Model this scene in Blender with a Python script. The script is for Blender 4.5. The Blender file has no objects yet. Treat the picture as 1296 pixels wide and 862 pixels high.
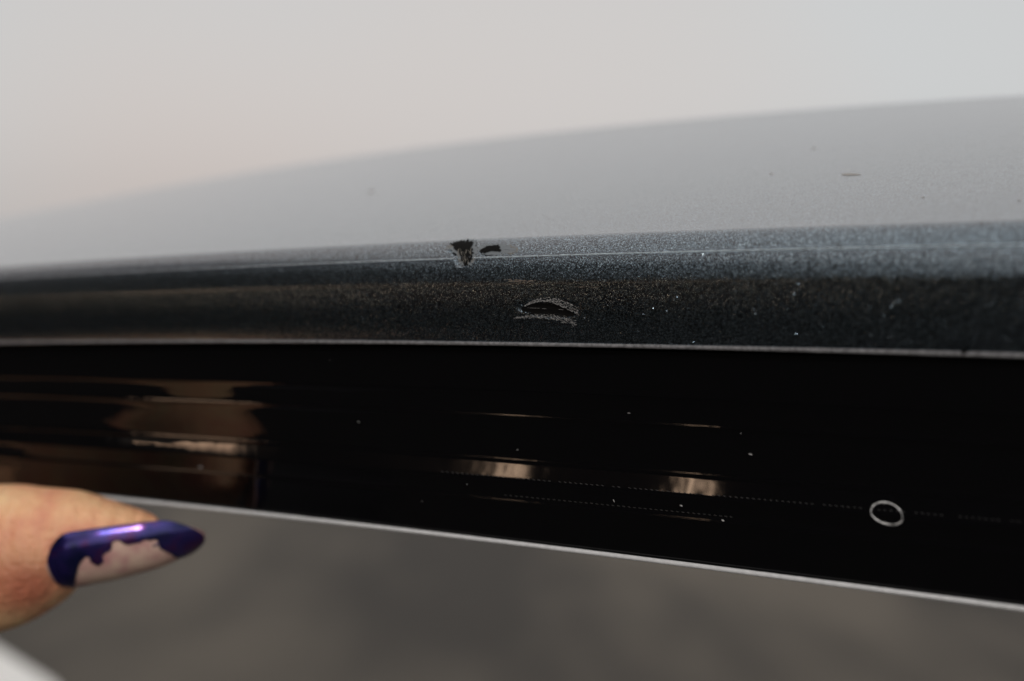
import bpy, bmesh, math, random
import numpy as np
from mathutils import Vector, noise
R = math.radians
random.seed(7)
S = bpy.context.scene
COL = S.collection

# ------------------------------------------------------------ camera
H = 1.0                                    # camera height above the ground
PITCH = 0.987                              # degrees below level
cam_d = bpy.data.cameras.new('camera'); cam = bpy.data.objects.new('camera', cam_d); COL.objects.link(cam)
cam.location = (0, 0, H); cam.rotation_euler = (R(90 - PITCH), 0, 0)
cam_d.lens = 50; cam_d.sensor_width = 36; cam_d.clip_start = 0.005; cam_d.clip_end = 3000
cam_d.dof.use_dof = True; cam_d.dof.focus_distance = 0.138; cam_d.dof.aperture_fstop = 19
S.camera = cam
# ------------------------------------------------------------ world
SKY_LOW, SKY_HIGH, SKY_STRENGTH = 1.14, 2.0, .15
W = bpy.data.worlds.new('World'); S.world = W; W.use_nodes = True
SUN_DIR = Vector((-0.06, -0.88, 0.42)).normalized()
nt = W.node_tree; nt.nodes.clear()
def N(nt, t, **kw):
    n = nt.nodes.new(t)
    for k, v in kw.items(): setattr(n, k, v)
    return n
sky = N(nt, 'ShaderNodeTexSky', sky_type='NISHITA'); sky.sun_disc = False
sky.sun_elevation = math.asin(SUN_DIR.z); sky.sun_rotation = math.atan2(SUN_DIR.x, SUN_DIR.y)
sky.air_density = 1.0; sky.dust_density = 4.0
hsv = N(nt, 'ShaderNodeHueSaturation'); hsv.inputs['Saturation'].default_value = 0.05
bg = N(nt, 'ShaderNodeBackground'); bg.inputs['Strength'].default_value = SKY_STRENGTH
out = N(nt, 'ShaderNodeOutputWorld')
# overcast luminance: the cloud layer is brighter overhead than at the horizon
tc = N(nt, 'ShaderNodeTexCoord'); sx = N(nt, 'ShaderNodeSeparateXYZ')
mr = N(nt, 'ShaderNodeMapRange'); mr.interpolation_type = 'SMOOTHSTEP'; mr.inputs['From Min'].default_value = .3; mr.inputs['From Max'].default_value = 1
mr.inputs['To Min'].default_value = SKY_LOW; mr.inputs['To Max'].default_value = SKY_HIGH
mix = N(nt, 'ShaderNodeMix', data_type='RGBA', blend_type='MULTIPLY'); mix.inputs[0].default_value = 1
L = nt.links.new
L(tc.outputs['Generated'], sx.inputs[0]); L(sx.outputs['Z'], mr.inputs['Value'])
L(sky.outputs[0], hsv.inputs['Color']); gam = N(nt, 'ShaderNodeGamma'); gam.inputs['Gamma'].default_value = .35      # thick even cloud: little contrast left
L(hsv.outputs[0], gam.inputs[0])
cl_ = N(nt, 'ShaderNodeTexNoise'); cl_.inputs['Scale'].default_value = 1.1; cl_.inputs['Detail'].default_value = 2
clr = N(nt, 'ShaderNodeValToRGB'); clr.color_ramp.elements[0].position = .40; clr.color_ramp.elements[0].color = (1.04, .94, .89, 1)
clr.color_ramp.elements[1].position = .60; clr.color_ramp.elements[1].color = (1.0, 1.012, 1.015, 1)
L(tc.outputs['Generated'], cl_.inputs['Vector']); L(cl_.outputs[0], clr.inputs[0])
tint = N(nt, 'ShaderNodeMix', data_type='RGBA', blend_type='MULTIPLY'); tint.inputs[0].default_value = 1
L(gam.outputs[0], tint.inputs[6]); L(clr.outputs[0], tint.inputs[7]); L(tint.outputs[2], mix.inputs[6]); L(mr.outputs[0], mix.inputs[7])
L(mix.outputs[2], bg.inputs['Color']); L(bg.outputs[0], out.inputs[0])
# ------------------------------------------------------------ sun (veiled by cloud)
sd = bpy.data.lights.new('sun', 'SUN'); sd.energy = .5  ; sd.angle = R(10); sd.color = (1, .96, .91)
so = bpy.data.objects.new('sun', sd); COL.objects.link(so)
so.rotation_euler = SUN_DIR.to_track_quat('Z', 'Y').to_euler()
so.location = (0, 0, 20)
S.view_settings.view_transform = 'Standard'; S.view_settings.look = 'None'
S.view_settings.gamma = 1; S.view_settings.use_curve_mapping = False
S.view_settings.exposure = 1.05

# ------------------------------------------------------------ helpers
def link(name, me, mat=None, parent=None, smooth=True):
    o = bpy.data.objects.new(name, me); COL.objects.link(o)
    if mat: me.materials.append(mat)
    if smooth:
        me.polygons.foreach_set('use_smooth', [True] * len(me.polygons))
    if parent: o.parent = parent
    return o
def mesh(verts, faces, name='m'):
    me = bpy.data.meshes.new(name)
    me.from_pydata([tuple(map(float, v)) for v in verts], [], faces); me.update(); return me
def empty(name, loc=(0, 0, 0)):
    o = bpy.data.objects.new(name, None); COL.objects.link(o); o.location = loc; return o
def tag(o, label=None, cat=None, kind=None, group=None):
    if label: o['label'] = label
    if cat: o['category'] = cat
    if kind: o['kind'] = kind
    if group: o['group'] = group
    return o
def mat(name, col, rough=.5, metal=0, **kw):
    m = bpy.data.materials.new(name); m.use_nodes = True
    b = m.node_tree.nodes['Principled BSDF']
    b.inputs['Base Color'].default_value = (*col, 1); b.inputs['Roughness'].default_value = rough
    b.inputs['Metallic'].default_value = metal
    for k, v in kw.items(): b.inputs[k.replace('_', ' ')].default_value = v
    return m, m.node_tree, b
def noise_tex(nt, scale, detail=4, vec=None, rough=.55):
    n = N(nt, 'ShaderNodeTexNoise'); n.inputs['Scale'].default_value = scale; n.inputs['Detail'].default_value = detail
    n.inputs['Roughness'].default_value = rough
    if vec is None:
        t = N(nt, 'ShaderNodeTexCoord'); vec = t.outputs['Object']
    nt.links.new(vec, n.inputs['Vector']); return n
def ramp(nt, src, stops):
    r = N(nt, 'ShaderNodeValToRGB'); e = r.color_ramp.elements
    while len(e) < len(stops): e.new(.5)
    for el, (p, c) in zip(e, stops): el.position = p; el.color = (*c, 1) if len(c) == 3 else c
    nt.links.new(src, r.inputs[0]); return r
def bump(nt, src, b, strength, dist, sock='Normal'):
    bp = N(nt, 'ShaderNodeBump'); bp.inputs['Strength'].default_value = strength; bp.inputs['Distance'].default_value = dist
    nt.links.new(src, bp.inputs['Height']); nt.links.new(bp.outputs[0], b.inputs[sock]); return bp
def box(bm, x0, x1, y0, y1, z0, z1):
    vs = [bm.verts.new((x, y, z)) for z in (z0, z1) for y in (y0, y1) for x in (x0, x1)]
    for f in ((0,1,3,2),(4,6,7,5),(0,4,5,1),(2,3,7,6),(0,2,6,4),(1,5,7,3)): bm.faces.new([vs[i] for i in f])
def bm_obj(name, fn, m, parent=None, smooth=False):
    bm = bmesh.new(); fn(bm); bmesh.ops.recalc_face_normals(bm, faces=bm.faces)
    me = bpy.data.meshes.new(name); bm.to_mesh(me); bm.free()
    return link(name, me, m, parent, smooth)

# ------------------------------------------------------------ materials
# dark metallic paint: flakes under a clear coat
FLAKE_TILT = .36
paint, pn, pb = mat('metallic_paint', (.17, .20, .225), .2, .97)
pb.inputs['Specular Tint'].default_value = (.84, .78, .77, 1); pb.inputs['Coat Weight'].default_value = 1; pb.inputs['Coat Roughness'].default_value = .2; pb.inputs['Coat IOR'].default_value = 1.42
geo = N(pn, 'ShaderNodeNewGeometry'); ptc = N(pn, 'ShaderNodeTexCoord')
vo = N(pn, 'ShaderNodeTexVoronoi'); vo.inputs['Scale'].default_value = 20000; pn.links.new(ptc.outputs['Object'], vo.inputs['Vector'])
sub = N(pn, 'ShaderNodeVectorMath', operation='SUBTRACT'); sub.inputs[1].default_value = (.5, .5, .5); pn.links.new(vo.outputs['Color'], sub.inputs[0])
vo2 = N(pn, 'ShaderNodeTexVoronoi'); vo2.inputs['Scale'].default_value = 16000; pn.links.new(ptc.outputs['Object'], vo2.inputs['Vector'])
sp = N(pn, 'ShaderNodeSeparateColor'); pn.links.new(vo2.outputs['Color'], sp.inputs[0])
pw = N(pn, 'ShaderNodeMath', operation='POWER'); pw.inputs[1].default_value = 34; pn.links.new(sp.outputs['Red'], pw.inputs[0])
am = N(pn, 'ShaderNodeMath', operation='MULTIPLY_ADD'); am.inputs[1].default_value = 1.0; am.inputs[2].default_value = FLAKE_TILT; pn.links.new(pw.outputs[0], am.inputs[0])
scl = N(pn, 'ShaderNodeVectorMath', operation='SCALE'); pn.links.new(sub.outputs[0], scl.inputs[0]); pn.links.new(am.outputs[0], scl.inputs['Scale'])
add_ = N(pn, 'ShaderNodeVectorMath', operation='ADD'); pn.links.new(scl.outputs[0], add_.inputs[0]); pn.links.new(geo.outputs['Normal'], add_.inputs[1])
nn = N(pn, 'ShaderNodeVectorMath', operation='NORMALIZE'); pn.links.new(add_.outputs[0], nn.inputs[0]); pn.links.new(nn.outputs[0], pb.inputs['Normal'])
fr = ramp(pn, sp.outputs['Green'], [(0, (.014, .017, .020)), (.5, (.060, .072, .084)), (.8, (.24, .33, .40)), (1, (.55, .68, .75))])
pn.links.new(fr.outputs[0], pb.inputs['Base Color'])
# faint orange peel in the coat
op = noise_tex(pn, 260, 2, ptc.outputs['Object']); bump(pn, op.outputs[0], pb, .05, .0006, 'Coat Normal')

gloss, gn, gb = mat('gloss_black_trim', (.0025, .0025, .003), .035)
gb.inputs['Specular IOR Level'].default_value = .4
gt = N(gn, 'ShaderNodeTexCoord')
gno = noise_tex(gn, 40, 3, gt.outputs['Object']); gr = ramp(gn, gno.outputs[0], [(.4, (.02,)*3), (.75, (.09,)*3)])
gn.links.new(gr.outputs[0], gb.inputs['Roughness'])
gop = noise_tex(gn, 220, 2, gt.outputs['Object']); bump(gn, gop.outputs[0], gb, .06, .0004)

rimm, rn, rb = mat('satin_grey_edge', (.42, .43, .44), .42)
rno = noise_tex(rn, 1400, 4); rr = ramp(rn, rno.outputs[0], [(.3, (.55, .56, .57)), (.7, (.68, .69, .70))]); rn.links.new(rr.outputs[0], rb.inputs['Base Color'])
lipm, ln, lb = mat('grey_lip', (.12, .12, .125), .45)
lno = noise_tex(ln, 2600, 3); lr = ramp(ln, lno.outputs[0], [(.3, (.10, .10, .105)), (.7, (.25, .25, .26))]); ln.links.new(lr.outputs[0], lb.inputs['Base Color'])
primer, _, _ = mat('bare_black_primer', (.004, .004, .004), .8, Specular_IOR_Level=.1)
scuffm, sn, sb = mat('scuffed_paint', (.25, .25, .25), .7)
sno = noise_tex(sn, 5000, 2); srr = ramp(sn, sno.outputs[0], [(.35, (.05, .05, .05)), (.65, (.30, .30, .30))]); sn.links.new(srr.outputs[0], sb.inputs['Base Color'])
fibm, fn_, fb_ = mat('torn_paint_edge', (.16, .15, .13), .6)
faintm, _, _ = mat('lamp_glint', (.11, .085, .065), .7)
dirt, _, _ = mat('brown_dirt', (.20, .18, .16), .4)
ringm, rgn, rgb_ = mat('dried_water_ring', (.45, .45, .45), .5)
rgo = noise_tex(rgn, 900, 3); rgr = ramp(rgn, rgo.outputs[0], [(.38, (.14,)*3), (.62, (.8,)*3)]); rgn.links.new(rgr.outputs[0], rgb_.inputs['Base Color'])
nubm, _, _ = mat('dust_grey', (.03, .03, .03), .6)
backm, _, _ = mat('matt_black_plastic', (.01, .01, .01), .6)

# ------------------------------------------------------------ the panel: a profile swept along a slightly bowed line
AX = np.array([-math.sin(R(52.6)), math.cos(R(52.6)), 0.])      # along the panel, away to the left
PP = np.array([math.cos(R(52.6)), math.sin(R(52.6)), 0.])       # away from the camera
PP = np.array([.607, .794, 0.]); AX = np.array([-.794, .607, 0.])
E0 = np.array([0., .145, H])
CK, CU = .13, .10       # extra bow of the crest: strength and where along the panel it peaks
def sweep(u, w, z, k=.115):
    c = min(max(w / .1, 0), 1) ** 2
    return E0 + AX * u + PP * w + np.array([0, 0, z - k * u * u - c * CK * (u - CU) ** 2])
def chaikin(p, n, closed=False):
    p = np.array(p, float)
    for _ in range(n):
        q = [p[0]]
        for a, b in zip(p[:-1], p[1:]): q += [a * .75 + b * .25, a * .25 + b * .75]
        q.append(p[-1]); p = np.array(q)
    return p
def resample(p, step):
    p = np.array(p); d = np.r_[0, np.cumsum(np.linalg.norm(np.diff(p, axis=0), axis=1))]
    n = max(2, int(math.ceil(d[-1] / step)) + 1); s = np.linspace(0, d[-1], n)
    return np.c_[np.interp(s, d, p[:, 0]), np.interp(s, d, p[:, 1])]
mm = .001
# painted profile, top to bottom (w, z) in mm
def zskin(w):
    return .0079 + .289 * w - .2 * w * w
far = [(.150, .0290), (.135, .0310), (.122, .0328), (.114, .0338), (.108, .03445), (.104, .03478), (.102, .03488)] + [(w, zskin(w)) for w in np.linspace(.1, .0012, 36)]
band = chaikin([(.0012, zskin(.0012)), (.0003, .00800), (-.0004, .00765), (-.00125, .00695), (-.0018, .00632), (-.00205, .00598)], 2)
ridge = [(-.00208, .00597), (-.00216, .005965), (-.00225, .00592), (-.00232, .00583)]
face = chaikin([(-.00232, .00583), (-.0028, .0050), (-.00318, .0041), (-.00345, .00335), (-.00347, .0029), (-.0034, .0010), (-.0031, -.0012), (-.00262, -.0025), (-.0023, -.0028), (-.0012, -.0029)], 3)
dense = np.vstack([resample(band, .00006), resample(ridge, .00003)[1:], resample(face, .00006)[1:]])
prof = np.vstack([far, dense]) if False else np.vstack([np.array(far), dense[1:]])
arc = np.r_[0, np.cumsum(np.linalg.norm(np.diff(prof, axis=0), axis=1))]
S0 = arc[len(far) - 1]                       # where the dense strip starts
def raw_paint(u, s):
    return sweep(u, np.interp(s, arc, prof[:, 0]), np.interp(s, arc, prof[:, 1]))
def normal_of(fn, u, s):
    e = 1e-4
    n = np.cross(fn(u + e, s) - fn(u - e, s), fn(u, s + e) - fn(u, s - e)); n /= np.linalg.norm(n)
    return n if n @ (np.array([0, 0, H]) - fn(u, s)) > 0 else -n
cp, sp_ = math.cos(R(PITCH)), math.sin(R(PITCH))
def view_xy(p):
    x, y, z = p[0], p[1], p[2] - H
    d = y * cp - z * sp_; v = z * cp + y * sp_
    return 648 + 1800 * x / d, 431 - 1800 * v / d
def locate(fn, x, y, urange, srange):
    """surface coordinates of the point of a surface that a measured photo point belongs to"""
    def at(s_):
        ua, ub = (urange[0] + urange[1]) / 2, (urange[0] + urange[1]) / 2 - .01
        xa, xb = view_xy(fn(ua, s_))[0] - x, view_xy(fn(ub, s_))[0] - x
        for _ in range(7):
            if abs(xa - xb) < 1e-9: break
            un = ub - xb * (ub - ua) / (xb - xa); ua, xa = ub, xb
            ub = min(max(un, urange[0] - .1), urange[1] + .1); q = view_xy(fn(ub, s_)); xb = q[0] - x
            if abs(xb) < .01: break
        return ub, view_xy(fn(ub, s_))[1]
    lo, hi = srange
    for _ in range(20):
        mid = (lo + hi) / 2
        if at(mid)[1] < y: lo = mid
        else: hi = mid
    mid = (lo + hi) / 2
    return at(mid)[0], mid
PU = (-.07, .12); PS = (S0, arc[-1] - .0012)
def P(x, y): return locate(raw_paint, x, y, PU, PS)

# damage: craters in the paint (centre, half sizes in metres, depth)
craters = []
for (x, y, a, b, dep) in ((586, 312, 15, 9, .00016), (590, 324, 11, 9, .00016), (621, 316, 13, 5, .00012), (694, 389, 36, 7, .00022), (700, 395, 30, 6, .00018)):
    u, s = P(x, y); q = 1 / 12400
    craters.append((u, s, a * q / .794, b * q * (1.9 if y < 350 else 1.25), dep))
def crater(u, s):
    d = 0
    for (cu, cs, a, b, dep) in craters:
        e = ((u - cu) / a) ** 2 + ((s - cs) / b) ** 2
        if e < 3:
            nz = .25 * noise.noise(Vector((u * 2500, s * 2500, 0)))
            t = min(1, max(0, (1.35 + nz - e) / .7)); d = max(d, dep * t * t * (3 - 2 * t))
    return d
us = np.unique(np.round(np.r_[np.linspace(-.16, -.02, 50), np.linspace(-.02, .02, 420), np.linspace(.02, .12, 90), np.linspace(.12, .7, 90)], 7))
V = []; F = []
cl = (min(c[0] - 2 * c[2] for c in craters), max(c[0] + 2 * c[2] for c in craters))
for u in us:
    for s in arc:
        p = raw_paint(u, s)
        if cl[0] < u < cl[1] and s > S0:
            d = crater(u, s)
            if d > 0: p = p - normal_of(raw_paint, u, s) * d
        V.append(p)
m_ = len(arc)
for i in range(len(us) - 1):
    for j in range(m_ - 1):
        F.append((i*m_+j, i*m_+j+1, (i+1)*m_+j+1, (i+1)*m_+j))
panel = tag(empty('car_panel', tuple(E0)), 'dark grey metallic car body panel with chipped front edge above glossy black trim', 'car panel')
def part(name, me, m, parent=panel, **k):
    o = link(name, me, m, parent, **k)
    o.matrix_parent_inverse = panel.matrix_world.inverted() if parent is panel else parent.matrix_parent_inverse.copy()
    return o
bpy.context.view_layer.update()
inv = Vector(E0)
def local(V): return [tuple(np.array(v) - E0) for v in V]
def add(name, V, F, m, parent=panel, smooth=True):
    return link(name, mesh(local(V), F), m, parent, smooth)
painted = add('painted_skin', V, F, paint)
tag(painted, 'dark grey metallic paint, black chips on its crease')

# pale tube painting the highlight along the crease, dying out towards the far end
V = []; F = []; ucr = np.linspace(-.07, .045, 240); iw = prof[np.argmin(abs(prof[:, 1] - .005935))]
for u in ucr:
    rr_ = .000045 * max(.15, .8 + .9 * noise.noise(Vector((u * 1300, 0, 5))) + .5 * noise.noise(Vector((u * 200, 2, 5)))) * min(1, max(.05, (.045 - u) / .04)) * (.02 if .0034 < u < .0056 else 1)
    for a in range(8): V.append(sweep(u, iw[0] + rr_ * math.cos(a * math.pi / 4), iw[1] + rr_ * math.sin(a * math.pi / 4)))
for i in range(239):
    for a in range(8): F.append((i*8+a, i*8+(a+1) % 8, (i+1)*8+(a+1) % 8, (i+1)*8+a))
glintm, _, _ = mat('painted_glint', (.62, .74, .80), .35, .4)
add('crease_highlight', V, F, glintm, painted)
# trim profile
trim_c = [(-.00122, -.0033), (-.00112, -.0039), (-.0009, -.0050), (-.00040, -.0070), (-.00022, -.00762), (-.00026, -.00770), (-.00012, -.00785),
          (.00052, -.01000), (.00050, -.01016), (.00046, -.01030), (.00062, -.01040), (.00110, -.0122), (.00176, -.01465), (.00168, -.01488), (.00170, -.01502),
          (.00178, -.01515), (.00172, -.01548), (.00157, -.01628), (.00144, -.01702), (.00154, -.01718), (.0021, -.0188), (.00212, -.01912), (.00204, -.01924), (.00214, -.0194), (.0025, -.0205), (.0034, -.0231), (.0035, -.0235)]
tp = resample(chaikin(trim_c, 3), .00006)
tarc = np.r_[0, np.cumsum(np.linalg.norm(np.diff(tp, axis=0), axis=1))]
def raw_trim(u, s): return sweep(u, np.interp(s, tarc, tp[:, 0]), np.interp(s, tarc, tp[:, 1]))
def strip(fn, us, ss):
    V = [fn(u, s) for u in us for s in ss]; m = len(ss)
    return V, [(i*m+j, i*m+j+1, (i+1)*m+j+1, (i+1)*m+j) for i in range(len(us)-1) for j in range(m-1)]
us2 = np.r_[np.linspace(-.16, .12, 160), np.linspace(.125, .7, 60)]
V, F = strip(raw_trim, us2, tarc)
trim = add('black_trim', V, F, gloss); tag(trim, 'glossy black moulded trim with fine ribs')
TS = (0, tarc[-1])
def T(x, y): return locate(raw_trim, x, y, PU, TS)

# lips: half round beads along both edges
def bead(name, cw, cz, r, m, parent, wob=0):
    V = []; F = []; n = 14
    for u in us2:
        rr_ = r * (1 + wob * noise.noise(Vector((u * 300, 3, 1))))
        for a in range(n):
            t = 2 * math.pi * a / n; V.append(sweep(u, cw + rr_ * math.cos(t), cz + rr_ * math.sin(t)))
    for i in range(len(us2) - 1):
        for a in range(n): F.append((i*n+a, i*n+(a+1) % n, (i+1)*n+(a+1) % n, (i+1)*n+a))
    return add(name, V, F, m, parent)
lip = bead('edge_lip', -.00245, -.0028, .00021, lipm, panel, .15)
rim = bead('edge_bead', .00325, -.02385, .00025, rimm, panel, .06)
tag(rim, 'pale grey rounded bead under the black trim')
# body behind: closes the panel from the crest down to the trim
bp_ = [(.150, .0290), (.152, .020), (.14, -.005), (.06, -.012), (.01, -.021), (.0036, -.0239)]
V, F = strip(lambda u, s: sweep(u, np.interp(s, range(6), [b[0] for b in bp_]), np.interp(s, range(6), [b[1] for b in bp_])), us2[::4], np.linspace(0, 5, 30))
add('inner_shell', V, F, backm)
# recess between the lip and the trim
V, F = strip(lambda u, s: sweep(u, (-.0013, .0014, .0010, -.0007)[s], (-.0029, -.0030, -.0033, -.0034)[s]), us2[::2], range(4))
add('gap_seal', V, F, backm, panel, False)
# end cap so that the panel is closed on the near side
for ue, nm in ((-.16, 'end_cap'), (.7, 'end_cap')):
    prf = [(a, b) for a, b in zip(prof[::-1, 0], prof[::-1, 1])][::4] + [tuple(b) for b in bp_[1:]] + [tuple(b) for b in tp[::-1]][::4]
    V = [sweep(ue, a, b) for a, b in prf]
    add(nm, V, [tuple(range(len(V)))], backm, panel, False)

# ------------------------------------------------------------ damage details
def patch(name, pts, fn, loc, m, parent, h0, h1, jit=0, rings=6, sub=6, seed=0):
    """irregular patch that follows the surface; h0 height at rim, h1 in the middle"""
    n = len(pts); out_ = []
    for i in range(n):
        a, b = np.array(pts[i], float), np.array(pts[(i+1) % n], float)
        for k in range(sub): out_.append(a + (b - a) * k / sub)
    c = np.mean(out_, axis=0); V = []; F = []
    uo, so_ = loc(*c)
    m = len(out_); rimuv = []
    for k in range(rings + 1):
        f = 1 - k / (rings + .3)
        for i, q in enumerate(out_):
            d = q - c
            j = 1 + jit * noise.noise(Vector((q[0] * .45 + seed, q[1] * .45, 0)))
            if k == 0: rimuv.append(loc(*(c + d * j)))
            u, s = uo + (rimuv[i][0] - uo) * f, so_ + (rimuv[i][1] - so_) * f
            h = h0 + (h1 - h0) * min(1, k / 2) + (.00003 * noise.noise(Vector((q[0]*.8*f, q[1]*.8*f, seed))) if k else 0)
            V.append(fn(u, s) + normal_of(fn, u, s) * h)
    for k in range(rings):
        for i in range(m): F.append((k*m+i, k*m+(i+1) % m, (k+1)*m+(i+1) % m, (k+1)*m+i))
    F.append(tuple(rings*m+i for i in range(m)))
    return add(name, V, F, MATARG[0], parent)
MATARG = [primer]
def patch_m(name, pts, fn, loc, material, parent, h0, h1, **k):
    MATARG[0] = material
    return patch(name, pts, fn, loc, material, parent, h0, h1, **k)
dull, _, _ = mat('dull_paint_edge', (.15, .17, .185), .5, .3)
patch_m('dull_edge', [(603, 316), (610, 309.5), (622, 307.5), (640, 309), (652, 311), (655, 315), (650, 319.5), (632, 322.5), (612, 323)], raw_paint, P, dull, painted, .000006, .000012, jit=.25, rings=3, seed=4)
patch_m('dull_edge', [(566, 312), (574, 304.5), (588, 303), (602, 303.5), (604, 314), (601, 330), (594, 337), (584, 334), (578, 322)], raw_paint, P, dull, painted, .000006, .000012, jit=.25, rings=3, seed=8)
c1 = patch_m('paint_chip', [(572, 310), (578, 306), (590, 304.5), (599, 305), (598, 312), (599, 322), (597, 329), (593, 335.5), (586, 334), (583, 327), (580, 319), (575, 316)], raw_paint, P, primer, painted, .00006, .00005, jit=.35)
tag(c1, 'wide black chip on the crease, torn below')
c2 = patch_m('paint_chip', [(607, 318), (611, 314), (619, 311.5), (630, 310.5), (634, 314), (632, 319), (622, 318), (613, 321)], raw_paint, P, primer, painted, .00006, .00005, jit=.35, seed=5)
tag(c2, 'narrow black chip right of the wide one')
c3 = patch_m('gouge', [(660, 389), (672, 385), (690, 383.5), (706, 386), (719, 392), (728, 399), (722, 401), (708, 398.5), (690, 397), (672, 398), (661, 396.5)], raw_paint, P, primer, painted, -.00005, -.00016, jit=.2, seed=9)
tag(c3, 'black lens shaped gouge in the front face')
def slivers(name, items, material, parent, fn=raw_paint, loc=P):
    """tiny raised shreds: (x, y, angle, length, width, height) in photo px, px, deg, px, px, m"""
    V = []; F = []; cache = {}
    for (x, y, ang, ln_, wd, h) in items:
        y = max(y, 305.5) if loc is P else y; key = (round(x / 12), round(y / 4))
        if key not in cache:
            cx, cy = key[0] * 12, key[1] * 4
            a0 = loc(cx, cy); ax_ = loc(cx + 5, cy); ay = loc(cx, cy + 3)
            cache[key] = (cx, cy, a0, ((ax_[0]-a0[0])/5, (ax_[1]-a0[1])/5), ((ay[0]-a0[0])/3, (ay[1]-a0[1])/3))
        cx, cy, a0, gx, gy = cache[key]
        ca, sa = math.cos(R(ang)), math.sin(R(ang)); b = len(V)
        for (l_, w_, hh) in ((-.5, -.3, .1), (-.5, .3, .1), (0, -.5, .1), (0, .5, .1), (.5, -.1, .1), (.5, .1, .1), (-.4, 0, 1), (0, 0, 1), (.4, 0, 1)):
            px = x + ca * l_ * ln_ - sa * w_ * wd - cx; py = y + sa * l_ * ln_ + ca * w_ * wd - cy
            u = a0[0] + gx[0]*px + gy[0]*py; s = a0[1] + gx[1]*px + gy[1]*py
            s = max(s, S0 + .0004) if loc is P else s; V.append(fn(u, s) + normal_of(fn, u, s) * h * hh)
        F += [(b, b+2, b+7, b+6), (b+2, b+4, b+8, b+7), (b+1, b+6, b+7, b+3), (b+3, b+7, b+8, b+5), (b, b+6, b+1), (b+4, b+5, b+8)]
    return add(name, V, F, material, parent)
rnd = random.Random(3)
it = []
for k in range(250):       # scuffed lip above the gouge
    t = rnd.random(); x = 664 + 68 * t; top = 387 - 13.5 * math.sin(math.pi * .93 * t ** .85) + 6 * t
    th = 2 + 9 * min(1, t * 1.4)
    it.append((x, top + th * .8 * (1 - rnd.random() ** 1.8), 20 * (t - .4) * 2 + rnd.uniform(-20, 20), rnd.uniform(1.5, 3.2), rnd.uniform(.5, 1.2), rnd.uniform(.00001, .00004)))
for k in range(230):       # and below it
    t = rnd.random(); x = 651 + 78 * t; y = 402.5 - 3.5 * math.sin(t * math.pi * .8) + 9.5 * t ** 2.6
    it.append((x, y + rnd.gauss(0, .6 + 1.6 * t), 8 + 14 * t + rnd.uniform(-30, 30), rnd.uniform(1.5, 4.5), rnd.uniform(.3, .8), rnd.uniform(.00001, .00003)))
for k in range(16):        # thin ridge left standing inside it
    t = rnd.random(); it.append((668 + 44 * t, 389.5 + 2.5 * t, rnd.uniform(-5, 12), rnd.uniform(2, 5), .4, .00001))
slivers('scuff', it, scuffm, painted)
it = []
for k in range(26):       # torn strands under the wide chip
    t = rnd.random(); x = 580 + 20 * t; y = rnd.uniform(318, 334 - 5 * abs(t - .4))
    it.append((x, y, 70 + rnd.uniform(-32, 45), rnd.uniform(4, 9), rnd.uniform(.35, .7), rnd.uniform(.00008, .00014)))
for k in range(14):       # curled hairs on the left of it
    t = rnd.random()
    it.append((566 + 14 * t, 314 - 5 * t + rnd.uniform(-2, 2), -45 + rnd.uniform(-15, 15), rnd.uniform(4, 8), rnd.uniform(.3, .6), .00003))
for k in range(26):      # dull halo round the narrow chip, reaching right
    a = rnd.uniform(-.9, .9); x = 627 + 27 * math.cos(a) + rnd.gauss(0, 1.2); y = 316 + 6.5 * math.sin(a) + rnd.gauss(0, .7)
    it.append((x, y, math.degrees(math.atan2(6.5 * math.cos(a), -27 * math.sin(a))) + rnd.uniform(-20, 20), rnd.uniform(2, 5), rnd.uniform(.4, 1), rnd.uniform(.00001, .00003)))
slivers('torn_paint', it, fibm, painted)
it = [(656 + rnd.gauss(0, 9), 355.5 + rnd.gauss(0, 1), rnd.uniform(-15, 10), rnd.uniform(2, 6), rnd.uniform(.3, .7), .00001) for _ in range(45)]  # lamp reflections on the front face, painted as warm brown slivers
slivers('lamp_glint', it, faintm, painted)
it = [(742 + rnd.gauss(0, 8), 363 + rnd.gauss(0, .4), rnd.uniform(-4, 4), rnd.uniform(2, 6), rnd.uniform(.3, .5), .00001) for _ in range(12)]
slivers('lamp_glint', it, faintm, painted)
# dirt specks on the upper skin
USK = (-.1, .3); SSK = (arc[4], S0)
def K(x, y): return locate(raw_paint, x, y, USK, SSK)
def blob(pts0, a, b, n=9): return [(pts0[0] + a * math.cos(2*math.pi*i/n), pts0[1] + b * math.sin(2*math.pi*i/n)) for i in range(n)]
for (x, y, a, b) in ((470, 243, 4, 1.6), (1075, 221, 12, 1.5), (1030, 188, 3, 1.1), (976, 220, 2, 1), (1168, 250, 2, .6), (1290, 254, 2, .6)):
    patch_m('dirt_speck', blob((x, y), a, b), raw_paint, K, dirt, painted, .00002, .00005, jit=.5, rings=2, sub=2, seed=x)
patch_m('dirt_speck', blob((1222, 442), 5, 2), raw_paint, P, primer, painted, .00034, .0004, jit=.3, rings=2, sub=2)

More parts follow.
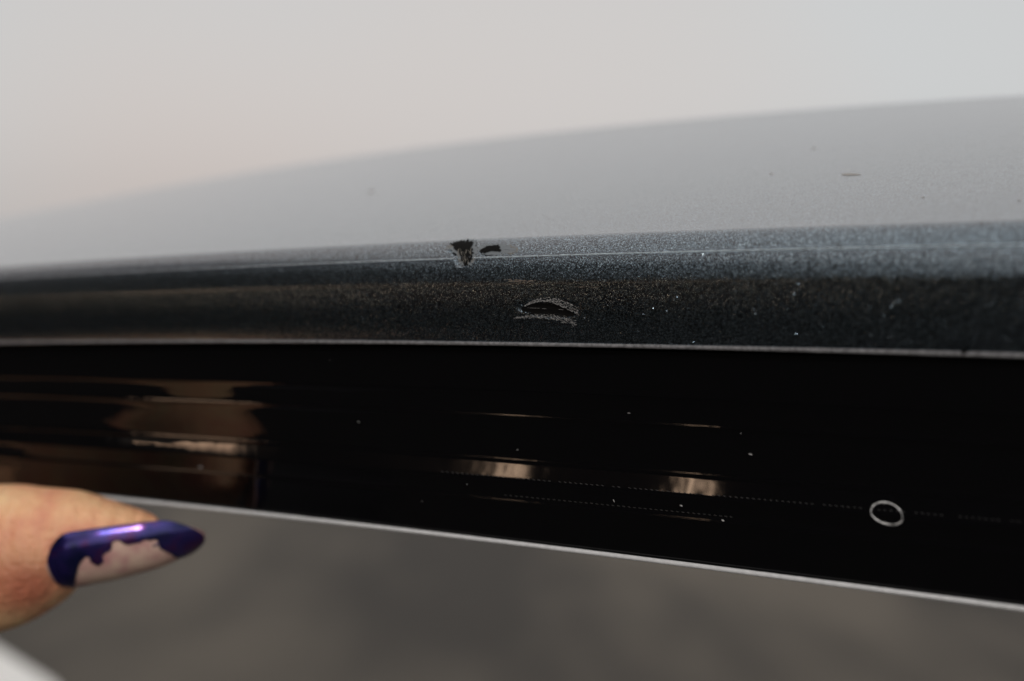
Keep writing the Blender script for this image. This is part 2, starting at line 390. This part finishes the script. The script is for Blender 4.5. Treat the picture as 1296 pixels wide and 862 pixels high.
# dried ring on the trim
u0, s0 = T(1122, 650.5)
ju = (T(1127, 650.5)[0] - T(1117, 650.5)[0]) / 10; js = (T(1122, 655)[1] - T(1122, 645)[1]) / 10
V = []; F = []; n = 72; mring = 6
for i in range(n):
    a = 2 * math.pi * i / n
    wd = 1.7 + 1.6 * max(0, math.sin(a + .25)) ** 2 + .8 * max(0, -math.sin(a + .2)) ** 3 + 1.5 * noise.noise(Vector((3*math.cos(a), 3*math.sin(a), 2)))
    wd = max(.7, wd)
    for k in range(mring):
        b = math.pi * k / (mring - 1); off = -math.cos(b) * wd / 2
        rx, ry = 20 + off, 14 + off
        dx, dy = rx * math.cos(a), ry * math.sin(a) + .10 * rx * math.cos(a)
        u, s = u0 + ju * dx, s0 + js * dy
        V.append(raw_trim(u, s) + normal_of(raw_trim, u, s) * (.00001 + .00007 * math.sin(b)))
for i in range(n):
    for k in range(mring - 1): F.append((i*mring+k, i*mring+k+1, ((i+1) % n)*mring+k+1, ((i+1) % n)*mring+k))
rg = add('dried_ring', V, F, ringm, trim); tag(rg, 'small grey oval ring on the black trim')
# rows of tiny moulded dashes and dust on the trim
def line_y(x, y1296): return 400 + (y1296 - 400) * (x + 1709) / 3005
it = []
x = 560
while x < 1296:
    if rnd.random() < .9: it.append((x, line_y(x, 661), 20, 4, 1.1, .00003))
    x += 8.3 * (x + 1709) / 3005
x = 640
while x < 930:
    it.append((x, line_y(x, 690), 15, 4, 1.2, .00003)); x += 6.8
d = slivers('moulded_dash', it, nubm, trim, raw_trim, T); d['kind'] = 'stuff'
it = [(rnd.uniform(330, 1296), 0, rnd.uniform(0, 180), rnd.uniform(.8, 2.4), rnd.uniform(.5, 1.2), .00003) for _ in range(6)]
it = [(a, line_y(a, rnd.uniform(470, 745)), c, d_, e, f) for (a, b, c, d_, e, f) in it]
it += [(950, 575, 10, 5, 1.6, .00006), (796, 523, 5, 4, 2, .00006), (777, 634, 60, 4, 1.2, .00006), (254, 591, 0, 4, 2, .00006), (862, 640, 20, 4, 2, .00005), (915, 659, 20, 4, 2, .00005)]
d = slivers('dust', it, ringm, trim, raw_trim, T); d['kind'] = 'stuff'

# ------------------------------------------------------------ the hand holding the lower edge
def RAY(x, y, D):      # point of the place at depth D that shows at a photo point
    X = (x - 648) / 1800 * D; v = (431 - y) / 1800 * D
    return np.array([X, D * cp + v * sp_, H + v * cp - D * sp_])
ray = RAY
skinm, kn, kb = mat('skin', (.55, .33, .20), .36)
kb.inputs['Subsurface Weight'].default_value = .18; kb.inputs['Subsurface Radius'].default_value = (.9, .35, .2); kb.inputs['Subsurface Scale'].default_value = .0025
kt = N(kn, 'ShaderNodeTexCoord')
k1 = noise_tex(kn, 120, 4, kt.outputs['Object']); kr = ramp(kn, k1.outputs[0], [(.33, (.82, .56, .30)), (.52, (.80, .44, .24)), (.68, (.70, .28, .17))])
# flushed skin beside the nail; low on the thumb, shading painted into the redness
cur = kr.outputs[0]
for (px_, py_, pr, col_, f_) in ((35, 752, .0065, (.42, .10, .06), .85), (84, 700, .0040, (.50, .12, .10), .55), (-30, 740, .010, (.50, .16, .09), .6)):
    pp_ = RAY(px_, py_, .171) - RAY(0, 700, .178)
    dn = N(kn, 'ShaderNodeVectorMath', operation='DISTANCE'); dn.inputs[1].default_value = tuple(pp_); kn.links.new(kt.outputs['Object'], dn.inputs[0])
    mr_ = N(kn, 'ShaderNodeMapRange', interpolation_type='SMOOTHSTEP'); mr_.inputs['From Min'].default_value = pr; mr_.inputs['From Max'].default_value = pr * .2
    mr_.inputs['To Min'].default_value = 0; mr_.inputs['To Max'].default_value = f_; kn.links.new(dn.outputs['Value'], mr_.inputs['Value'])
    mx_ = N(kn, 'ShaderNodeMix', data_type='RGBA'); kn.links.new(mr_.outputs[0], mx_.inputs[0]); kn.links.new(cur, mx_.inputs[6]); mx_.inputs[7].default_value = (*col_, 1); cur = mx_.outputs[2]
kn.links.new(cur, kb.inputs['Base Color'])
k2 = noise_tex(kn, 1500, 5, kt.outputs['Object']); k3 = noise_tex(kn, 330, 3, kt.outputs['Object'])
kw = N(kn, 'ShaderNodeTexWave', wave_type='BANDS', bands_direction='X'); kw.inputs['Scale'].default_value = 160; kw.inputs['Distortion'].default_value = 6; kw.inputs['Detail'].default_value = 3
kn.links.new(kt.outputs['Object'], kw.inputs['Vector'])
ks = N(kn, 'ShaderNodeMath', operation='ADD'); kn.links.new(k2.outputs[0], ks.inputs[0]); kn.links.new(k3.outputs[0], ks.inputs[1])
ks2 = N(kn, 'ShaderNodeMath', operation='MULTIPLY_ADD'); ks2.inputs[1].default_value = .35; kn.links.new(kw.outputs[0], ks2.inputs[0]); kn.links.new(ks.outputs[0], ks2.inputs[2])
bump(kn, ks2.outputs[0], kb, .6, .0007)
nailm, nn_, nb_ = mat('bare_nail', (.52, .30, .27), .28)
nz = noise_tex(nn_, 300, 3); nr = ramp(nn_, nz.outputs[0], [(.35, (.42, .20, .20)), (.65, (.62, .46, .36))]); nn_.links.new(nr.outputs[0], nb_.inputs['Base Color'])
polm, on, ob = mat('purple_polish', (.02, .008, .06), .14, .75)
ob.inputs['Coat Weight'].default_value = .35; ob.inputs['Coat IOR'].default_value = 1.5; ob.inputs['Coat Roughness'].default_value = .03
oz = noise_tex(on, 350, 3); orr = ramp(on, oz.outputs[0], [(.35, (.010, .014, .07)), (.52, (.030, .022, .15)), (.66, (.07, .015, .09))]); on.links.new(orr.outputs[0], ob.inputs['Base Color'])

person = tag(empty('person', tuple(ray(0, 700, .178))), 'hand reaching in from the left, thumb with chipped dark purple nail polish', 'person')
PO = np.array(person.location)
# thumb centre line (photo x, y, depth), radii (up/down, in depth) in mm
thumb = [(-420, 900, .196, 13.5, 12), (-300, 838, .190, 12.4, 11.5), (-200, 785, .186, 11.2, 10.5), (-110, 742, .182, 10.2, 9.6), (-50, 716, .180, 9.5, 9.0), (0, 704, .179, 9.2, 8.6), (50, 690, .178, 7.9, 7.4),
         (90, 679, .1778, 6.1, 6.0), (125, 677, .1776, 5.0, 5.2), (155, 673, .1775, 3.8, 4.3), (178, 667, .1775, 2.5, 3.1), (194, 662, .1775, 1.3, 1.9), (203, 659, .1775, .3, .5)]
cen = np.array([ray(t[0], t[1], t[2]) for t in thumb]); rad = np.array([(t[3] * mm, t[4] * mm) for t in thumb])
def smooth_path(A, n):
    d = np.r_[0, np.cumsum(np.linalg.norm(np.diff(cen, axis=0), axis=1))]
    out_ = []
    ts = np.linspace(0, d[-1], n)
    for t in ts:
        i = min(len(d) - 2, max(0, np.searchsorted(d, t) - 1)); h = (t - d[i]) / (d[i+1] - d[i])
        m0 = (A[min(i+1, len(d)-1)] - A[max(i-1, 0)]) / (d[min(i+1, len(d)-1)] - d[max(i-1, 0)])
        m1 = (A[min(i+2, len(d)-1)] - A[i]) / (d[min(i+2, len(d)-1)] - d[i]); q = d[i+1] - d[i]
        out_.append(A[i]*(2*h**3-3*h*h+1) + m0*q*(h**3-2*h*h+h) + A[i+1]*(-2*h**3+3*h*h) + m1*q*(h**3-h*h))
    return np.array(out_), ts
cs, ts = smooth_path(cen, 120); rs, _ = smooth_path(rad, 120)
V = []; F = []; n = 48
tang = np.gradient(cs, axis=0); tang /= np.linalg.norm(tang, axis=1)[:, None]
for i in range(120):
    a = tang[i]; up = np.array([0, 0, 1.]); up = up - a * (up @ a); up /= np.linalg.norm(up); fr_ = np.cross(up, a)
    if fr_[1] > 0: fr_ = -fr_
    for k in range(n):
        t = 2 * math.pi * k / n
        p = cs[i] + up * max(rs[i][0], 1e-4) * math.sin(t) + fr_ * max(rs[i][1], 1e-4) * math.cos(t)
        V.append(p)
for i in range(119):
    for k in range(n): F.append((i*n+k, i*n+(k+1) % n, (i+1)*n+(k+1) % n, (i+1)*n+k))
F.append(tuple(range(n))); F.append(tuple(119*n + k for k in range(n))[::-1])
def tube(path, radii):
    """tapered limb with round ends, added to the hand before everything is fused"""
    global V, F
    pts = []; rr2 = []
    path = [np.array(p) for p in path]
    for i in range(len(path) - 1):
        for k in range(8):
            t = k / 8; pts.append(path[i]*(1-t)+path[i+1]*t); rr2.append(radii[i]*(1-t)+radii[i+1]*t)
    pts.append(path[-1]); rr2.append(radii[-1]); pts = np.array(pts)
    for _ in range(3): pts[1:-1] = (pts[:-2] + 2*pts[1:-1] + pts[2:]) / 4
    d0 = pts[1]-pts[0]; d0 /= np.linalg.norm(d0); d1 = pts[-1]-pts[-2]; d1 /= np.linalg.norm(d1)
    capA = [(pts[0] - d0*radii[0]*math.cos(R(a)), radii[0]*math.sin(R(a))) for a in (5, 30, 60)]
    capB = [(pts[-1] + d1*radii[-1]*math.cos(R(a)), radii[-1]*math.sin(R(a))) for a in (60, 30, 5)]
    seq = capA + list(zip(pts, rr2)) + capB; b = len(V); m = 20
    for i, (p, r) in enumerate(seq):
        q0 = seq[max(0, i-1)][0]; q1 = seq[min(len(seq)-1, i+1)][0]; a = q1 - q0; a /= np.linalg.norm(a)
        up = np.array([.1, .2, 1.]); up -= a*(up @ a); up /= np.linalg.norm(up); sd_ = np.cross(a, up)
        for k in range(m): V.append(p + up*r*math.sin(2*math.pi*k/m) + sd_*r*math.cos(2*math.pi*k/m))
    for i in range(len(seq)-1):
        for k in range(m): F.append((b+i*m+k, b+i*m+(k+1) % m, b+(i+1)*m+(k+1) % m, b+(i+1)*m+k))
    F.append(tuple(b+k for k in range(m))[::-1]); F.append(tuple(b+(len(seq)-1)*m+k for k in range(m)))
B = cen[0]
# palm and wrist beyond the left of the picture, four fingers curled under the panel
tube([cen[1], B + (-.028, .012, -.016), B + (-.070, .020, -.045)], [.0135, .019, .022])
for k in range(4):
    o_ = np.array([-.030 - .004*k, .020 + .019*k, -.020 - .003*k]); r0 = (.0088, .0092, .0088, .0076)[k]; ls = (1, 1.06, 1, .84)[k]
    kn0 = B + o_ + (-.030, 0, -.004); q1 = kn0 + np.array([.038, .006, .010])*ls; q2 = q1 + np.array([.020, .002, .012])*ls; q3 = q2 + np.array([.010, 0, .014])*ls
    tube([B + (-.095, .022 + .006*k, -.060), kn0, q1, q2, q3], [.019, r0*1.35, r0*1.02, r0*.92, r0*.78])
tube([B + (-.075, .024, -.050), B + (-.14, .024, -.09), B + (-.30, -.01, -.19)], [.026, .025, .036])
hm = mesh([np.array(v) - PO for v in V], F)
V = []; F = []
tube([B + (-.078, .022, -.050), B + (-.10, .023, -.066), B + (-.16, .02, -.10), B + (-.32, -.01, -.20)], [.031, .033, .036, .046])  # unseen cuff and forearm cover, added to darken the arm's reflection in the trim
clothm, cn_, cb_ = mat('dark_knit_sleeve', (.02, .02, .024), .9)
cno = noise_tex(cn_, 700, 3); bump(cn_, cno.outputs[0], cb_, .5, .001)
link('added_sleeve', mesh([np.array(v) - PO for v in V], F), clothm, person)
hand = link('hand', hm, skinm, person)
rmod = hand.modifiers.new('fuse', 'REMESH'); rmod.mode = 'VOXEL'; rmod.voxel_size = .0006; rmod.use_smooth_shade = True
smod = hand.modifiers.new('soften', 'SMOOTH'); smod.iterations = 6; smod.factor = .6

# nail: curved plate; length runs along the thumb, width wraps round it
A_ = ray(72, 700, .178); Bt = ray(262, 672, .1765)
fx = Bt - A_; nl = np.linalg.norm(fx); fx /= nl
Nn = np.array([0., -.80, -.60]); Nn -= fx*(Nn @ fx); Nn /= np.linalg.norm(Nn); Wn = np.cross(fx, Nn)
if Wn[2] < 0: Wn = -Wn
cpath = [(0, 697), (.25, 692), (.5, 688), (.75, 681.5), (1, 676)]
GA = np.linspace(0, 1, 201)
def smooth_tab(xs, ys):
    t = np.interp(GA, xs, ys); k = np.hanning(31); k /= k.sum()
    return np.convolve(np.r_[2*t[0]-t[15:0:-1], t, 2*t[-1]-t[-2:-17:-1]], k, 'valid')
TY = smooth_tab([0, .2, .5, .8, 1], [694, 686, 677, 668, 664])
TR = smooth_tab([0, .12, .35, .65, .85, 1], [4.7, 5.3, 5.2, 4.6, 3.6, 2.0])
TW = np.sqrt(np.clip(1 - (1 - GA / .2).clip(0) ** 2.2, .12, 1)) * np.sqrt(np.clip(1 - ((GA - .74) / .26).clip(0) ** 2.4, .01, 1))
def nail_pt(a, b, h=0):
    """a 0..1 root to tip, b -1..1 lower side to upper side"""
    c = ray(74 + 188 * a, np.interp(a, GA, TY), .1757)
    r = np.interp(a, GA, TR) * mm + h
    phi = R(60) * b * np.interp(a, GA, TW)
    return c + Nn * r * math.cos(phi) + Wn * r * math.sin(phi) * .98
def plate(name, m, parent, h0, h1, keep=lambda a, b: True, na=110, nb=56):
    V = []; F = []; ids = {}
    def vid(i, j, k):
        if (i, j, k) not in ids:
            ids[(i, j, k)] = len(V); a, b = i / na, -1 + 2 * j / nb
            V.append(nail_pt(a, b, (h0, h1)[k]) - PO)
        return ids[(i, j, k)]
    cells = {(i, j) for i in range(na) for j in range(nb) if keep((i+.5)/na, -1+2*(j+.5)/nb)}
    for (i, j) in cells:
        F.append((vid(i, j, 1), vid(i+1, j, 1), vid(i+1, j+1, 1), vid(i, j+1, 1)))
        F.append((vid(i, j, 0), vid(i, j+1, 0), vid(i+1, j+1, 0), vid(i+1, j, 0)))
        for (di, dj, e) in ((-1, 0, ((i, j), (i, j+1))), (1, 0, ((i+1, j+1), (i+1, j))), (0, -1, ((i+1, j), (i, j))), (0, 1, ((i, j+1), (i+1, j+1)))):
            if (i+di, j+dj) not in cells:
                (p, q), (r_, s_) = e; F.append((vid(p, q, 0), vid(p, q, 1), vid(r_, s_, 1), vid(r_, s_, 0)))
    return link(name, mesh(V, F), m, parent)
nail = plate('fingernail', nailm, person, -.00045, 0)
def polished(a, b):
    nz_ = .22 * noise.noise(Vector((a*7, b*2.2, 1.3))) + .07 * noise.noise(Vector((a*11, b*4, 4)))
    edge = .30 + nz_ * 2.0 + .45 * max(0, noise.noise(Vector((a * 9, b * 3.5, 8)))) + (.0 if a < .75 else 0)
    if a < .22: edge = min(edge, -1.5 + a * 8 + nz_ * 1.3)
    if a > .74: edge = min(edge, .2 - (a - .74) * 9 + nz_)
    return b > edge and a > .015
pol = plate('nail_polish', polm, nail, .00001, .00014, polished)
tag(nail, 'long nail with bare pinkish patch'); tag(pol, 'chipped dark blue and purple polish')

# ------------------------------------------------------------ ground
gm, gnt, gbb = mat('worn_asphalt', (.06, .055, .05), .9)
gtc = N(gnt, 'ShaderNodeTexCoord'); gmp = N(gnt, 'ShaderNodeMapping'); gmp.inputs['Scale'].default_value = (.9, .22, 1); gmp.inputs['Location'].default_value = (1.31, .2, 0)
gnt.links.new(gtc.outputs['Object'], gmp.inputs[0])
g1 = noise_tex(gnt, 1.0, 3, gmp.outputs[0]); g2 = noise_tex(gnt, 60, 6, gtc.outputs['Object'])
grr = ramp(gnt, g1.outputs[0], [(.40, (.028, .0235, .0185)), (.60, (.090, .077, .060))])
gmx = N(gnt, 'ShaderNodeMix', data_type='RGBA', blend_type='OVERLAY'); gmx.inputs[0].default_value = .12
gnt.links.new(grr.outputs[0], gmx.inputs[6]); gnt.links.new(g2.outputs[0], gmx.inputs[7]); gnt.links.new(gmx.outputs[2], gbb.inputs['Base Color'])
bump(gnt, g2.outputs[0], gbb, .5, .01)
g = link('ground', mesh([(-900, -900, 0), (900, -900, 0), (900, 900, 0), (-900, 900, 0)], [(0, 1, 2, 3)]), gm, None, False); tag(g, kind='structure')
dm, dn_, db = mat('added_dark_strip', (.014, .013, .0125), .95)
drn = noise_tex(dn_, 80, 5); drr = ramp(dn_, drn.outputs[0], [(.3, (.008, .0075, .007)), (.7, (.022, .020, .019))]); dn_.links.new(drr.outputs[0], db.inputs['Base Color'])
tag(link('unseen_dark_strip', mesh([(-4.0, -9, .004), (-.25, -9, .004), (-.25, 2.2, .004), (-4.0, 2.2, .004)], [(0, 1, 2, 3)]), dm, None, False), kind='structure')  # unseen dark ground strip, added so that paint and trim reflect darker
# worn white line painted on the ground, lower left
wm, wn_, wb = mat('road_paint', (.78, .78, .76), .7)
line = link('painted_line', mesh([(-3.4, 6.4, .004), (-2.2, 5.02, .004), (-1.62, 4.36, .004), (-1.24, 3.84, .004), (-1.02, 3.4, .004), (-.98, 2.5, .004), (-3.4, 2.5, .004)], [(0, 1, 2, 3, 4, 5, 6)]), wm, None, False); tag(line, kind='structure')

# ------------------------------------------------------------ unseen house added for the dark reflections; its lights show in the trim
hw, hn, hb = mat('dark_render', (.05, .045, .04), .85)
h1n = noise_tex(hn, 3, 5); h1r = ramp(hn, h1n.outputs[0], [(.3, (.010, .009, .0085)), (.7, (.022, .020, .018))]); hn.links.new(h1r.outputs[0], hb.inputs['Base Color'])
rf, _, _ = mat('roof_tiles', (.06, .05, .045), .8)
frm, _, _ = mat('window_frame', (.3, .28, .25), .5)
glow, _, gb2 = mat('lit_window', (.8, .6, .4), .4); gb2.inputs['Emission Color'].default_value = (1, .64, .42, 1); gb2.inputs['Emission Strength'].default_value = 2.7
lamp_glow, _, gb3 = mat('lit_lantern_glass', (.8, .6, .4), .3); gb3.inputs['Emission Color'].default_value = (1, .68, .46, 1); gb3.inputs['Emission Strength'].default_value = 5.4
metal, _, _ = mat('black_iron', (.02, .02, .02), .5, .6)
house = tag(empty('house', (-6.5, -2, 0)), 'unseen dark rendered house added for the reflections, with one small lit window, mirrored in the trim', 'house')
bm_obj('wall', lambda b: box(b, -2.5, 2.5, -9, 5, 0, 4.8), hw, house)
def roof(b):
    vs = [b.verts.new(p) for p in ((-2.9, -9.4, 4.805), (2.9, -9.4, 4.805), (2.9, 5.4, 4.805), (-2.9, 5.4, 4.805), (0, -9.4, 6.4), (0, 5.4, 6.4))]
    for f in ((0, 1, 2, 3), (0, 3, 5, 4), (1, 4, 5, 2), (0, 4, 1), (3, 2, 5)): b.faces.new([vs[i] for i in f])
bm_obj('roof', roof, rf, house)
def win(y, z, w, h):
    fr2 = bm_obj('window', lambda b: (box(b, 2.5, 2.56, y-w/2-.05, y+w/2+.05, z-h/2-.05, z-h/2), box(b, 2.5, 2.56, y-w/2-.05, y+w/2+.05, z+h/2, z+h/2+.05),
                                      box(b, 2.5, 2.56, y-w/2-.05, y-w/2, z-h/2, z+h/2), box(b, 2.5, 2.56, y+w/2, y+w/2+.05, z-h/2, z+h/2)), frm, house)
    bm_obj('pane', lambda b: box(b, 2.505, 2.52, y-w/2, y+w/2, z-h/2, z+h/2), glow, fr2)
win(2.08, 1.72, .28, .32)
def lantern(y, z, label):
    t = tag(empty('wall_lantern', (-4, y, z)), label, 'lantern', group='lanterns on the house wall')
    bm_obj('glass', lambda b: box(b, .28, .34, -.02, .02, -.16, .16), lamp_glow, t)
    bm_obj('cap', lambda b: box(b, .25, .37, -.06, .06, .165, .185), metal, t)
    bm_obj('bracket', lambda b: box(b, .0, .35, -.03, .03, -.18, -.165), metal, t)
lantern(-.82, 1.72, 'wall lantern beside the lit window of the dark house')
lantern(-1.38, 1.72, 'wall lantern farther from the lit window of the dark house')
